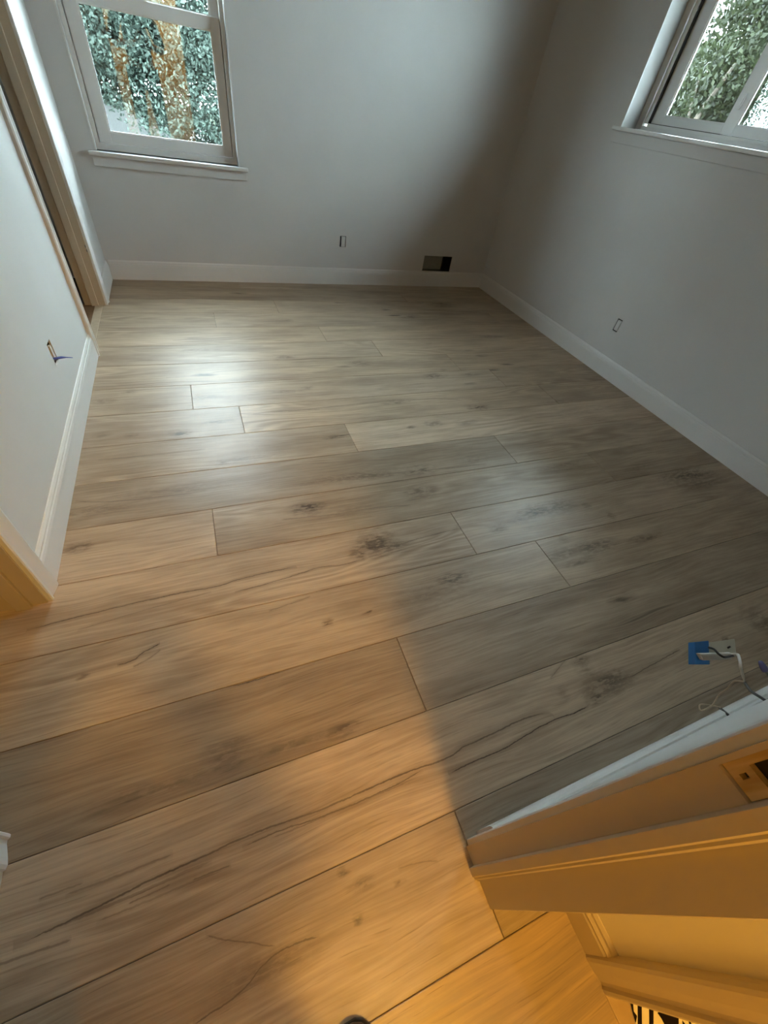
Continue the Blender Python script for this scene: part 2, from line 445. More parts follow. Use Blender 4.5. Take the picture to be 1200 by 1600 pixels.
# ------------------------------------------------------------------ floor planks
FEATS = {
    (0, 0): [('k', 0.086, 0.021, 0.013, 0.009, 0.6), ('k', 0.118, -0.016, 0.026, 0.011, 0.5), ('k', 0.191, -0.039, 0.011, 0.007, 0.6), ('k', 0.098, -0.059, 0.009, 0.007, 0.6), ('k', -0.087, -0.061, 0.097, 0.032, 0.32), ('c', 2.2, 0.85, [(-0.223, -0.083), (-0.147, -0.076), (-0.079, -0.051), (-0.048, -0.049), (0.014, -0.056)]), ('c', 2.5, 0.5, [(-0.195, 0.023), (-0.133, -0.008), (-0.071, -0.038)]), ('c', 2.4, 0.35, [(0.201, -0.016), (0.242, -0.022), (0.292, -0.036)])],
    (1, 0): [('k', 0.927, 0.144, 0.043, 0.029, 0.85), ('k', 0.995, 0.161, 0.098, 0.035, 0.65), ('k', 0.949, 0.23, 0.031, 0.066, 0.5), ('k', 0.823, 0.177, 0.021, 0.016, 0.35), ('k', 1.544, 0.144, 0.016, 0.012, 0.7), ('k', 1.768, 0.172, 0.063, 0.055, 0.55), ('c', 3.0, 0.8, [(-0.517, 0.13), (-0.407, 0.135), (-0.285, 0.144), (-0.187, 0.147), (-0.094, 0.15), (-0.009, 0.148), (0.075, 0.143), (0.188, 0.145), (0.269, 0.147), (0.406, 0.141), (0.46, 0.15), (0.574, 0.153), (0.648, 0.157), (0.756, 0.132)]), ('c', 2.4, 0.75, [(-0.109, 0.134), (-0.04, 0.136), (0.061, 0.13), (0.145, 0.128), (0.332, 0.139)]), ('c', 2.2, 0.95, [(0.39, 0.108), (0.479, 0.11), (0.555, 0.11), (0.651, 0.119), (0.752, 0.126), (0.827, 0.122), (0.886, 0.129)]), ('c', 2.0, 0.75, [(1.072, 0.151), (1.179, 0.16), (1.331, 0.171)]), ('c', 3.5, 0.5, [(-0.552, 0.114), (-0.485, 0.109), (-0.425, 0.105)]), ('c', 4.5, 0.5, [(-0.479, 0.133), (-0.331, 0.132), (-0.175, 0.134)]), ('c', 3.2, 0.45, [(-0.384, 0.115), (-0.214, 0.113), (-0.164, 0.114)]), ('c', 2.2, 0.5, [(-0.055, 0.129), (0.154, 0.127), (0.289, 0.127)]), ('c', 3.5, 0.4, [(-0.443, 0.176), (-0.332, 0.173), (-0.248, 0.172)]), ('c', 2.6, 0.55, [(-0.33, 0.122), (-0.255, 0.124)]), ('c', 2.2, 0.7, [(-0.213, 0.116), (-0.138, 0.113)]), ('c', 2.6, 0.4, [(-0.487, 0.187), (-0.412, 0.184)]), ('c', 2.2, 0.5, [(0.969, 0.292), (0.814, 0.23)])],
    (2, 0): [('k', -0.123, 0.326, 0.058, 0.036, 0.5), ('k', 0.163, 0.292, 0.037, 0.024, 0.55), ('k', -0.272, 0.307, 0.173, 0.018, 0.35), ('k', 0.021, 0.3, 0.097, 0.015, 0.3), ('c', 1.8, 0.85, [(-0.13, 0.498), (-0.047, 0.49), (0.023, 0.493), (0.108, 0.502)])],
    (3, 0): [('k', 0.688, 0.644, 0.063, 0.028, 0.75), ('k', 0.617, 0.607, 0.166, 0.057, 0.28), ('k', 0.206, 0.604, 0.018, 0.013, 0.7), ('k', 0.341, 0.603, 0.011, 0.009, 0.9), ('k', -0.454, 0.629, 0.013, 0.009, 0.75), ('c', 1.6, 0.6, [(0.039, 0.694), (0.112, 0.702), (0.177, 0.711)]), ('c', 2.0, 0.85, [(-0.377, 0.64), (-0.339, 0.643), (-0.319, 0.656), (-0.27, 0.675)]), ('c', 1.5, 0.6, [(-0.338, 0.624), (-0.306, 0.633), (-0.27, 0.655)])],
    (3, 1): [('k', 1.201, 0.632, 0.097, 0.025, 0.6), ('k', 1.336, 0.632, 0.126, 0.034, 0.6), ('k', 1.226, 0.583, 0.074, 0.014, 0.5), ('k', 1.239, 0.702, 0.03, 0.019, 0.4), ('k', 1.632, 0.612, 0.097, 0.017, 0.5)],
    (4, 0): [('k', 0.461, 0.876, 0.084, 0.067, 0.8), ('k', 0.388, 0.832, 0.033, 0.023, 0.7), ('k', 0.523, 0.834, 0.065, 0.028, 0.55), ('c', 2.2, 0.95, [(-0.609, 0.816), (-0.357, 0.83), (-0.215, 0.833), (-0.107, 0.828), (-0.046, 0.837), (0.107, 0.842), (0.157, 0.839)]), ('c', 1.8, 0.8, [(-0.052, 0.792), (0.05, 0.798), (0.159, 0.808), (0.235, 0.816), (0.32, 0.808), (0.386, 0.82)]), ('c', 1.6, 0.8, [(0.46, 0.838), (0.576, 0.847), (0.674, 0.856), (0.825, 0.861)]), ('c', 2.4, 0.45, [(-0.483, 0.779), (-0.322, 0.797), (-0.122, 0.812)])],
    (4, 1): [('k', 1.228, 0.871, 0.107, 0.038, 0.75), ('k', 1.339, 0.874, 0.091, 0.035, 0.75), ('k', 1.107, 0.845, 0.042, 0.02, 0.5), ('k', 0.993, 0.82, 0.046, 0.018, 0.6), ('k', 1.484, 0.845, 0.023, 0.018, 0.5), ('k', 1.567, 0.764, 0.017, 0.018, 0.6), ('k', 2.235, 0.893, 0.183, 0.063, 0.7), ('k', 2.285, 0.832, 0.165, 0.038, 0.5)],
    (5, 0): [('k', -0.507, 1.098, 0.042, 0.02, 0.6)],
    (5, 1): [('k', 0.257, 1.105, 0.065, 0.038, 0.75), ('k', 0.401, 1.054, 0.13, 0.031, 0.3), ('k', 0.749, 1.1, 0.082, 0.041, 0.5), ('k', 1.566, 1.115, 0.149, 0.033, 0.35), ('c', 2.4, 0.5, [(0.346, 1.049), (0.481, 1.05), (0.673, 1.029)]), ('c', 2.4, 0.45, [(0.15, 1.07), (0.247, 1.061), (0.373, 1.05)])],
    (5, 2): [('k', 2.008, 1.017, 0.105, 0.037, 0.3)],
    (6, 0): [('k', 0.806, 1.227, 0.093, 0.041, 0.6), ('k', 0.517, 1.246, 0.233, 0.029, 0.45), ('k', 1.113, 1.253, 0.102, 0.036, 0.35), ('k', -0.494, 1.261, 0.125, 0.033, 0.3), ('k', -0.244, 1.308, 0.21, 0.032, 0.3), ('c', 2.6, 0.45, [(-0.545, 1.329), (-0.288, 1.289), (-0.084, 1.292)]), ('c', 2.5, 0.5, [(0.515, 1.242), (0.635, 1.239), (0.823, 1.228), (1.162, 1.209)])],
    (6, 1): [('c', 2.2, 0.45, [(1.113, 1.319), (1.346, 1.319), (1.593, 1.315)])],
    (7, 0): [('k', -0.034, 1.446, 0.026, 0.013, 0.7), ('k', 0.058, 1.455, 0.123, 0.022, 0.35), ('k', 0.506, 1.547, 0.081, 0.015, 0.6), ('c', 2.2, 0.6, [(-0.49, 1.556), (-0.36, 1.552), (-0.224, 1.552), (-0.09, 1.554)])],
    (7, 1): [('k', 0.91, 1.562, 0.021, 0.017, 0.6), ('k', 1.042, 1.57, 0.051, 0.024, 0.6), ('k', 1.238, 1.545, 0.061, 0.019, 0.4), ('k', 2.163, 1.546, 0.292, 0.051, 0.2)],
    (8, 0): [('k', -0.179, 1.688, 0.043, 0.024, 0.7), ('k', -0.02, 1.749, 0.068, 0.016, 0.55), ('k', -0.487, 1.725, 0.039, 0.019, 0.4), ('k', -0.377, 1.707, 0.025, 0.019, 0.4)],
    (8, 1): [('k', 1.387, 1.683, 0.065, 0.021, 0.7), ('k', 0.922, 1.801, 0.098, 0.027, 0.5), ('c', 2.0, 0.7, [(0.318, 1.792), (0.637, 1.807), (0.927, 1.813), (1.314, 1.762)]), ('c', 1.8, 0.6, [(0.147, 1.794), (0.256, 1.801), (0.482, 1.786)])],
    (9, 0): [('k', -0.389, 2.07, 0.034, 0.018, 0.5), ('k', -0.498, 1.997, 0.048, 0.017, 0.6)],
    (9, 1): [('k', 1.282, 2.048, 0.078, 0.033, 0.65), ('k', 1.538, 2.047, 0.065, 0.027, 0.5), ('k', -0.061, 1.974, 0.121, 0.018, 0.4), ('k', 0.355, 1.979, 0.075, 0.019, 0.35), ('k', 0.466, 2.006, 0.035, 0.02, 0.5)],
    (10, 0): [('k', 0.843, 2.252, 0.082, 0.033, 0.55), ('c', 2.0, 0.55, [(-0.292, 2.334), (-0.036, 2.326), (0.314, 2.335)]), ('c', 2.0, 0.5, [(-0.232, 2.19), (-0.109, 2.191), (0.055, 2.231), (0.597, 2.241)])],
    (11, 0): [('k', 0.433, 2.366, 0.053, 0.016, 0.6), ('k', -0.06, 2.482, 0.104, 0.024, 0.35)],
    (12, 0): [('c', 2.0, 0.5, [(-0.191, 2.622), (0.021, 2.637), (0.289, 2.662)])],
    (12, 1): [('k', 2.0, 2.569, 0.115, 0.031, 0.6)],
    (13, 1): [('k', 1.495, 2.964, 0.1, 0.052, 0.5), ('k', 0.516, 2.893, 0.053, 0.021, 0.45)],
    (14, 1): [('k', 1.896, 3.201, 0.101, 0.062, 0.6)],
}
BUTTS = {0: [.37], 2: [.40], 3: [1.11], 4: [.83], 5: [-.09, 1.78], 6: [1.33], 7: [.57], 8: [.09, 1.95], 9: [-.12, 1.71], 10: [1.5],
         11: [1.035], 12: [.725], 13: [.065, 2.26], 14: [.50], 15: [1.6], 16: [.3], -1: [-.35], -2: [.1], -3: [-.5], -4: [.3], -5: [-.1], -6: [.2]}
TONE = {(-1, 1): .92, (0, 0): .86, (0, 1): .80, (1, 0): 1.02, (2, 0): .70, (2, 1): .80, (3, 0): .95, (3, 1): .90, (4, 0): 1.0, (4, 1): .92,
        (5, 0): 1.08, (5, 1): .80, (5, 2): .78, (6, 0): .74, (6, 1): .92, (7, 0): .86, (7, 1): 1.22, (8, 0): .93, (8, 1): 1.02,
        (9, 0): .93, (9, 1): 1.0, (10, 0): .96, (11, 0): .95, (11, 1): 1.10, (12, 0): .98, (12, 1): 1.04, (14, 0): .86, (14, 1): .92, (15, 0): .84, (16, 0): .8}
rng = random.Random(5)
Y0, PW = .034, .230
for row in range(-7, 17):
    ya, yb = Y0 + (row - 1) * PW, Y0 + row * PW
    yb = min(yb, 3.68)
    x0 = -1.295 if 1 <= row <= 7 else (-.947 if row <= 0 else -.585)
    x1 = 2.62 if row >= 0 else .545
    if row == 0: x1 = 2.6
    cuts = [x0] + BUTTS.get(row, []) + [x1]
    for i in range(len(cuts) - 1):
        a, b = cuts[i] + .0006, cuts[i + 1] - .0006
        if row == -7: ya = -1.65
        cx, cyy = (a + b) / 2, (ya + yb) / 2
        hx, hy = (b - a) / 2, (yb - ya) / 2 - .0006
        c = .0013
        V = [(-hx, -hy, -.0085), (hx, -hy, -.0085), (hx, hy, -.0085), (-hx, hy, -.0085),
             (-hx, -hy, -c), (hx, -hy, -c), (hx, hy, -c), (-hx, hy, -c),
             (-hx + c, -hy + c, 0), (hx - c, -hy + c, 0), (hx - c, hy - c, 0), (-hx + c, hy - c, 0)]
        F = [(0, 3, 2, 1)] + [(k, (k + 1) % 4, (k + 1) % 4 + 4, k + 4) for k in range(4)] + [(k + 4, (k + 1) % 4 + 4, (k + 1) % 4 + 8, k + 8) for k in range(4)] + [(8, 9, 10, 11)]
        t = TONE.get((row, i), rng.uniform(.88, 1.04))
        wv = rng.uniform(-.03, .03)
        light = (WOOD_L[0] * t * (1 + wv * .4), WOOD_L[1] * t, WOOD_L[2] * t * (1 - wv))
        if row < 0: light = (light[0] * 1.0, light[1] * .88, light[2] * .62)  # hall rows tinted orange: warm lamp light put into the wood colour
        dark = (WOOD_D[0] * t, WOOD_D[1] * t, WOOD_D[2] * t)
        feats = FEATS.get((row, i), [])
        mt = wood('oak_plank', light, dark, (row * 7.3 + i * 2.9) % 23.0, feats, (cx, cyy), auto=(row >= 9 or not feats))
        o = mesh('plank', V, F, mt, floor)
        o.location = (cx, cyy, 0)

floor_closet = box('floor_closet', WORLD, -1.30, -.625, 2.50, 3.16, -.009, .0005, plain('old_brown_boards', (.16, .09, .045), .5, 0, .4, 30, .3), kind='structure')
trim_1 = box('trim_1', WORLD, -.625, -.583, 2.52, 3.14, -.009, .003, plain('oak_transition_strip', (.46, .37, .27), .45, 0, .4, 30, .2), kind='structure', bev=.0015)
trim_2 = box('trim_2', WORLD, .5225, .562, -1.06, -.332, -.009, .003, plain('oak_threshold', (.42, .30, .17), .45, 0, .4, 30, .2), kind='structure', bev=.0015)
floor_bathroom = box('floor_bathroom', WORLD, .562, 1.9, -1.65, -.197, -.009, .0005, plain('bathroom_vinyl', (.55, .50, .42), .5, 0, .4, 6, .1), kind='structure')

# ------------------------------------------------------------------ doorway we stand in
door_1 = setting('door_1')
JR = Frame((.365, -.036), (.365, -.147), -1)
jr = wall('jamb', JR, 0, .111, 0, 2.04, .015, [(.005, .0355, .803, .872)], M['cream'], kind=None); jr.parent = door_1
bm = bmesh.new()
extrude_profile(bm, [(0, 0), (.012, .001), (.012, .016), (.009, .0185), (.009, .0215), (.005, .0245), (.005, .0265), (0, .027)],
                Vector((.365, -.0715, 0)), Vector((.365, -.0715, 2.04)), Vector((-1, 0, 0)), Vector((0, -1, 0)))
bmobj('door_stop', bm, M['cream'], door_1)
sp = wall('strike_mortise', Frame((.3685, -.0415), (.3685, -.071), -1), 0, .0295, .804, .871, .006,
          [(.006, .024, .828, .860), (.010, .0145, .812, .820)], M['raw'], kind=None); sp.parent = door_1
box('latch_hole', Frame((.3745, -.0415), (.3745, -.071), -1), 0, .0295, -.004, 0, .804, .871, M['black'], door_1)
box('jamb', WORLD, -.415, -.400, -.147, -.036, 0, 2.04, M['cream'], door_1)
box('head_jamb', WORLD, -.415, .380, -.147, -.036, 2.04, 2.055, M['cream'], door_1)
bm = bmesh.new()
extrude_profile(bm, [(0, 0), (0, .0105), (.003, .012), (.022, .012), (.030, .010), (.031, 0)], FRONT(.371, 0, 0), FRONT(.371, 0, 2.05), FRONT.u, FRONT.n)
bmobj('casing', bm, M['trim'], door_1)
HF = Frame((2.0, -.137), (0, -.137), 1)            # hall side of the same wall, s runs towards -x
def hall_casing(x, sgn):
    bm = bmesh.new()
    extrude_profile(bm, CAS, Vector((x, -.137, 0)), Vector((x, -.137, 2.05)), Vector((sgn, 0, 0)), Vector((0, -1, 0)))
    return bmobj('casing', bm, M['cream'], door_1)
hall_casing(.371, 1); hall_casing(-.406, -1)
bm = bmesh.new()
extrude_profile(bm, CAS, FRONT(-.406, 0, 0), FRONT(-.406, 0, 2.05), -FRONT.u, FRONT.n)
bmobj('casing', bm, M['trim'], door_1)

# bathroom doorway across the hall corner
door_4 = setting('door_4')
BCAS = [(0, 0), (0, .010), (.004, .013), (.010, .013), (.014, .009), (.020, .0085), (.034, .013), (.052, .016), (.058, .015), (.062, .010), (.062, 0)]
bm = bmesh.new()
extrude_profile(bm, BCAS, HALLR(.339, 0, 0), HALLR(.339, 0, 2.05), -HALLR.u, HALLR.n)
bmobj('casing', bm, M['cream'], door_4)
box('jamb', HALLR, .332, .345, -.11, .0, 0, 2.05, M['cream'], door_4)
box('jamb', HALLR, 1.047, 1.06, -.11, .0, 0, 2.05, M['cream'], door_4)

# ------------------------------------------------------------------ openings in the left wall
def closet_opening(name, ya, yb, zt=2.04):
    root = setting(name)
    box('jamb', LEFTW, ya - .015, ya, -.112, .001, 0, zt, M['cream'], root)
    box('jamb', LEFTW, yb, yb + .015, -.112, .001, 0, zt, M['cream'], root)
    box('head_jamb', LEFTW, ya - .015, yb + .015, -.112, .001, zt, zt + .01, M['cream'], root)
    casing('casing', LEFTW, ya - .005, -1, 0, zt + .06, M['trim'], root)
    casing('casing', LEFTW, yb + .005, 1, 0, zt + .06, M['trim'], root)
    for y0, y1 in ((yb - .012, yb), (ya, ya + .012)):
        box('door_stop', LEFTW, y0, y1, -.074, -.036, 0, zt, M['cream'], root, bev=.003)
    return root
door_2 = closet_opening('door_2', .325, .898)
door_3 = closet_opening('door_3', 2.520, 3.140)
for z in (.300, .322):
    box('hinge_mortise', LEFTW, 3.132, 3.1405, -.004, .0015, z, z + .012, M['dark_metal'], door_3)

# ------------------------------------------------------------------ back window (double hung)
window_1 = setting('window_1')
boxes('frame', BACK, [(.134, .155, -.14, -.055, .703, 2.05), (.924, .945, -.14, -.055, .703, 2.05), (.155, .924, -.14, -.055, .703, .735),
                      (.155, .924, -.14, -.055, 2.02, 2.05), (.155, .163, -.098, -.094, .735, 2.02), (.916, .924, -.098, -.094, .735, 2.02)], M['vinyl'], window_1, bev=.0015)
def sash(root, fr, s0, s1, z0, z1, d0, d1, ls, rs, bt, tp):
    o = boxes('sash', fr, [(s0, s0 + ls, d0, d1, z0, z1), (s1 - rs, s1, d0, d1, z0, z1), (s0 + ls, s1 - rs, d0, d1, z0, z0 + bt), (s0 + ls, s1 - rs, d0, d1, z1 - tp, z1)], M['vinyl'], root, bev=.002)
    a, b, c, e = s0 + ls, s1 - rs, z0 + bt, z1 - tp
    dm = (d0 + d1) / 2
    boxes('glazing_bead', fr, [(a, a + .006, dm, d1 - .004, c, e), (b - .006, b, dm, d1 - .004, c, e), (a + .006, b - .006, dm, d1 - .004, c, c + .006), (a + .006, b - .006, dm, d1 - .004, e - .006, e)], M['vinyl'], o)
    box('pane', fr, a, b, dm - .002, dm + .002, c, e, M['glass'], o)
    return o
sash(window_1, BACK, .160, .919, .737, 1.337, -.094, -.064, .064, .047, .050, .052)
sash(window_1, BACK, .160, .919, 1.285, 2.018, -.130, -.100, .058, .042, .052, .050)
boxes('corner_bead', BACK, [(.1255, .134, -.052, .0035, .703, 2.06), (.945, .953, -.052, .0035, .703, 2.06)], M['trim'], window_1, bev=.001)
box('stool', BACK, .090, 1.003, -.054, .031, .681, .703, M['trim'], window_1, bev=.006)
boxes('apron', BACK, [(.100, .993, .0, .013, .631, .681)], M['wall'], window_1, bev=.003)
boxes('sash_lock', BACK, [(.50, .56, -.09, -.07, 1.337, 1.35), (.52, .54, -.085, -.072, 1.35, 1.362)], M['vinyl'], window_1, bev=.002)

# ------------------------------------------------------------------ side window (slider)
window_2 = setting('window_2')
boxes('frame', RIGHTW, [(.961, 1.004, -.17, -.112, 1.229, 2.10), (1.004, 1.030, -.17, -.124, 1.262, 2.08), (2.086, 2.129, -.17, -.112, 1.229, 2.10), (2.060, 2.086, -.17, -.124, 1.262, 2.08),
                        (1.004, 2.086, -.17, -.112, 1.229, 1.250), (1.030, 2.060, -.17, -.124, 1.250, 1.264), (1.004, 2.086, -.17, -.112, 2.08, 2.10)], M['vinyl'], window_2, bev=.002)
boxes('dark_gap_strip', RIGHTW, [(1.0295, 1.0325, -.150, -.1242, 1.266, 2.078), (1.032, 1.527, -.148, -.1255, 1.2625, 1.2665)], M['black'], window_2)  # black strips stand in for the shaded gap between frame and sash
sash(window_2, RIGHTW, 1.032, 1.570, 1.266, 2.078, -.164, -.146, .078, .062, .038, .045)
sash(window_2, RIGHTW, 1.527, 2.058, 1.266, 2.078, -.145, -.127, .062, .055, .038, .045)
boxes('latch', RIGHTW, [(1.545, 1.562, -.127, -.117, 1.36, 1.42), (1.549, 1.558, -.117, -.110, 1.375, 1.405)], M['vinyl'], window_2, bev=.002)
boxes('liner', RIGHTW, [(.957, .961, -.112, .002, 1.229, 2.10)], M['trim'], window_2)
box('stool', RIGHTW, .915, 2.175, -.112, .030, 1.210, 1.229, M['trim'], window_2, bev=.005)
box('apron', RIGHTW, .925, 2.165, .0, .012, 1.156, 1.210, M['wall'], window_2, bev=.003)

# ------------------------------------------------------------------ wall openings and wiring
vent = thing('vent_opening', 'rectangular dark duct opening cut in the back wall just above the baseboard', 'vent', BACK(2.588, 0, .1205))
def vbox(name, s0, s1, d0, d1, z0, z1, mat, th, root):
    o = box(name, th, s0, s1, d0, d1, z0, z1, mat, root)
    o.matrix_parent_inverse = Matrix.Translation(-root.location)
    return o
o = boxes('duct_sleeve', BACK, [(2.447, 2.449, -.155, -.012, .1207, .242), (2.728, 2.730, -.155, -.012, .1207, .242), (2.449, 2.728, -.155, -.012, .1207, .1225), (2.449, 2.728, -.155, -.012, .240, .242), (2.449, 2.728, -.157, -.155, .1207, .242)], M['black'], vent)
o.matrix_parent_inverse = Matrix.Translation(-vent.location)
vbox('duct_back', 2.455, 2.655, -.060, -.055, .1235, .238, M['dark_metal'], BACK, vent)
vbox('duct_damper', 2.655, 2.660, -.150, -.055, .1235, .238, M['dark_metal'], BACK, vent)

def outlet(name, label, fr, s0, s1, z0, z1, gaps):
    """unfinished outlet: a box set in the wall, its mud covered blank leaving dark gaps"""
    root = thing(name, label, 'outlet', fr((s0 + s1) / 2, 0, z0))
    inv = Matrix.Translation(-root.location)
    t = .002
    o = boxes('electrical_box', fr, [(s0, s0 + t, -.06, -.006, z0, z1), (s1 - t, s1, -.06, -.006, z0, z1), (s0 + t, s1 - t, -.06, -.006, z0, z0 + t), (s0 + t, s1 - t, -.06, -.006, z1 - t, z1), (s0, s1, -.062, -.06, z0, z1)], M['black'], root)
    o.matrix_parent_inverse = inv
    l, r, b, tp = gaps
    o = boxes('blank_cover', fr, [(s0 + l, s1 - r, -.010, -.001, z0 + b, z1 - tp)], M['wall'], root, bev=.002)
    o.matrix_parent_inverse = inv
    return root
ob = outlet('covered_outlet', 'small covered outlet cutout with thin black gap on the wall below the double-hung window', BACK, 1.672, 1.722, .272, .348, (.013, .005, .002, .004))
orr = outlet('covered_outlet', 'small covered outlet cutout outlined in black on the wall below the sliding window', RIGHTW, 1.604, 1.645, .276, .354, (.006, .006, .006, .007))
ol = outlet('open_outlet', 'open outlet slot with dangling blue wire in the white wall beside the closet opening', LEFTW, 1.834, 1.884, .262, .347, (.024, .008, .012, .018))
w = tube('blue_wire', [LEFTW(1.850, -.02, .285), LEFTW(1.852, .004, .285), LEFTW(1.862, .020, .283), LEFTW(1.872, .034, .278), LEFTW(1.880, .052, .272)], [.0035, .0045, .0045, .002, .0012], M['blue_wire'], ol)
w.matrix_parent_inverse = Matrix.Translation(-ol.location)

# receptacle hanging by its cable off the wall beside the doorway
hang = thing('hanging_receptacle', 'blue and beige outlet device hanging by black and white wires from the wall', 'outlet', (1.09, -.037, .30))
inv = Matrix.Translation(-hang.location)
def hp(o): o.matrix_parent_inverse = inv; return o
def slab(name, quad, depth, mat, bev=.002):
    q = [Vector(p) for p in quad]
    nrm = (q[1] - q[0]).cross(q[3] - q[0]).normalized()
    if nrm.z < 0: nrm = -nrm
    bm = bmesh.new()
    t = [bm.verts.new(p) for p in q]; b = [bm.verts.new(p - nrm * depth) for p in q]
    fs = [bm.faces.new(t), bm.faces.new(b[::-1])] + [bm.faces.new([t[i], b[i], b[(i + 1) % 4], t[(i + 1) % 4]]) for i in range(4)]
    if bev: bmesh.ops.bevel(bm, geom=list({e for f in fs for e in f.edges}), offset=bev, segments=2, profile=.6, affect='EDGES')
    return hp(bmobj(name, bm, mat, hang))
def px(u, v, z):                                     # a measured spot, kept as numbers
    return Vector((u, v, z))
slab('blue_housing', [(1.067, .132, .290), (1.111, .123, .290), (1.078, .075, .268), (1.035, .088, .270)], .022, M['blue_plastic'])
slab('beige_plate', [(1.108, .1185, .291), (1.192, .104, .291), (1.160, .066, .281), (1.083, .085, .283)], .008, M['beige_plastic'])
slab('white_strap', [(1.038, .102, .300), (1.132, .076, .300), (1.124, .064, .292), (1.044, .086, .290)], .012, M['white_plastic'])
hp(box('screw_hole', WORLD, 1.149, 1.155, .0895, .0935, .286, .2925, M['black'], hang))
hp(tube('black_wire', [(1.090, .108, .292), (1.075, .098, .312), (1.056, .084, .328), (1.058, .073, .331), (1.085, .070, .322), (1.112, .069, .313)], .0028, M['black'], hang))
hp(tube('white_wire', [(1.108, .072, .313), (1.114, .066, .322), (1.098, .058, .331), (1.080, .048, .338), (1.074, .038, .333), (1.086, .022, .312), (1.088, .012, .303)], [.0034, .0036, .0036, .0036, .0036, .0033, .0018], M['white_plastic'], hang))
hp(tube('ground_wire', [(1.088, .012, .302), (1.084, .021, .284), (1.083, .014, .252), (1.078, .010, .222), (1.070, -.002, .192), (1.047, -.002, .172), (1.062, .010, .168), (1.098, .000, .160), (1.132, -.014, .151)], .0021, M['copper'], hang))
hp(tube('cable_sheath', [(1.098, -.055, .308), (1.086, -.030, .308), (1.077, -.012, .307), (1.086, .003, .301), (1.088, .011, .302)], .0034, M['gray_sheath'], hang))
hp(boxes('electrical_box', FRONT, [(1.09, 1.092, -.06, -.004, .262, .352), (1.143, 1.145, -.06, -.004, .262, .352), (1.092, 1.143, -.06, -.004, .262, .264), (1.092, 1.143, -.06, -.004, .350, .352), (1.09, 1.145, -.062, -.06, .262, .352)], M['gray_sheath'], hang))
nut = thing('wire_connector', 'purple twist-on wire connector sticking out of the unfinished wall box', 'connector', (1.15, .01, .32))
bm = bmesh.new()
prof = [(.0, .0), (.006, .0), (.0075, .003), (.0075, .012), (.006, .020), (.004, .026), (.0, .027)]
ax = Vector((.10, .88, .25)).normalized(); ux = ax.cross(Vector((0, 0, 1))).normalized(); uy = ax.cross(ux)
rings = [[bm.verts.new(ax * h + (ux * math.cos(k * math.pi / 6) + uy * math.sin(k * math.pi / 6)) * max(r * (1 + .08 * (k % 2)), .0004)) for k in range(12)] for r, h in prof]
for a, b in zip(rings[:-1], rings[1:]):
    for k in range(12): bm.faces.new([a[k], a[(k + 1) % 12], b[(k + 1) % 12], b[k]])
bm.faces.new(rings[0][::-1]); bm.faces.new(rings[-1])
bmobj('cap', bm, M['purple'], nut, smooth=True)
tube('wire', [(1.132, -.075, .318), (1.138, -.040, .318), (1.146, -.010, .318), (1.150, .010, .320), (1.1508, .013, .3212)], .003, M['gray_sheath'], nut, local=nut.location)
stub = thing('wire_stub', 'short bent black wire loop hooked over the top of the front baseboard', 'wire', (1.150, -.030, .1215))
tube('loop', [(1.150, -.034, .140), (1.147, -.026, .140), (1.146, -.016, .134), (1.152, -.010, .128), (1.162, -.014, .1235), (1.166, -.024, .124), (1.160, -.032, .132)], .0014, M['gray_sheath'], stub, local=stub.location)
tube('tip', [(1.144, -.042, .142), (1.148, -.037, .140), (1.152, -.032, .137)], [.0015, .0036, .0034], M['black'], stub, local=stub.location)

# ------------------------------------------------------------------ bathroom rug
rug = thing('bath_rug', 'white rug with black stripe and leaf print beyond the wooden threshold', 'rug', (.60, -.40, .0005))
def flat(name, pts, z0, z1, mat):
    bm = bmesh.new()
    n = len(pts); lx, ly = rug.location.x, rug.location.y
    b = [bm.verts.new((x - lx, y - ly, z0)) for x, y in pts]; t = [bm.verts.new((x - lx, y - ly, z1)) for x, y in pts]
    bm.faces.new(t); bm.faces.new(b[::-1])
    for i in range(n): bm.faces.new([b[i], b[(i + 1) % n], t[(i + 1) % n], t[i]])
    return bmobj(name, bm, mat, rug)
rugm = paint('cotton_rug', (.80, .74, .62), .95, 700, .5)
ink = plain('black_print', (.012, .008, .008), .9, 0, .1)
flat('rug_body', [(.579, -.300), (.563, -.356), (.552, -.384), (.540, -1.0), (1.25, -1.02), (1.30, -.32)], 0, .008, rugm)
Z0, Z1 = .008, .0088
for pts in ([(.563, -.3565), (.567, -.362), (.559, -.372), (.561, -.379), (.553, -.384), (.552, -.384), (.556, -.372)],
            [(.575, -.367), (.582, -.371), (.562, -.391), (.552, -.404), (.545, -.62), (.541, -.62), (.547, -.402), (.554, -.388)],
            [(.594, -.379), (.602, -.383), (.584, -.400), (.574, -.412), (.566, -.62), (.558, -.62), (.566, -.406), (.582, -.391)],
            [(.70, -.375), (.71, -.375), (.69, -.62), (.68, -.62)], [(.74, -.38), (.755, -.38), (.74, -.62), (.72, -.62)]):
    flat('printed_stripe', pts, Z0, Z1, ink)
flat('printed_leaf', [(.604, -.392), (.611, -.392), (.618, -.395), (.621, -.399), (.626, -.399), (.643, -.410), (.633, -.419), (.630, -.50), (.60, -.52), (.598, -.44), (.606, -.408), (.606, -.400)], Z0, Z1, ink)
for pts in ([(.645, -.418), (.647, -.425), (.640, -.46), (.632, -.46), (.641, -.422)], [(.658, -.419), (.661, -.421), (.653, -.45), (.645, -.45)], [(.673, -.434), (.682, -.435), (.685, -.438), (.673, -.47), (.665, -.47)]):
    flat('printed_blade', pts, Z0, Z1, ink)

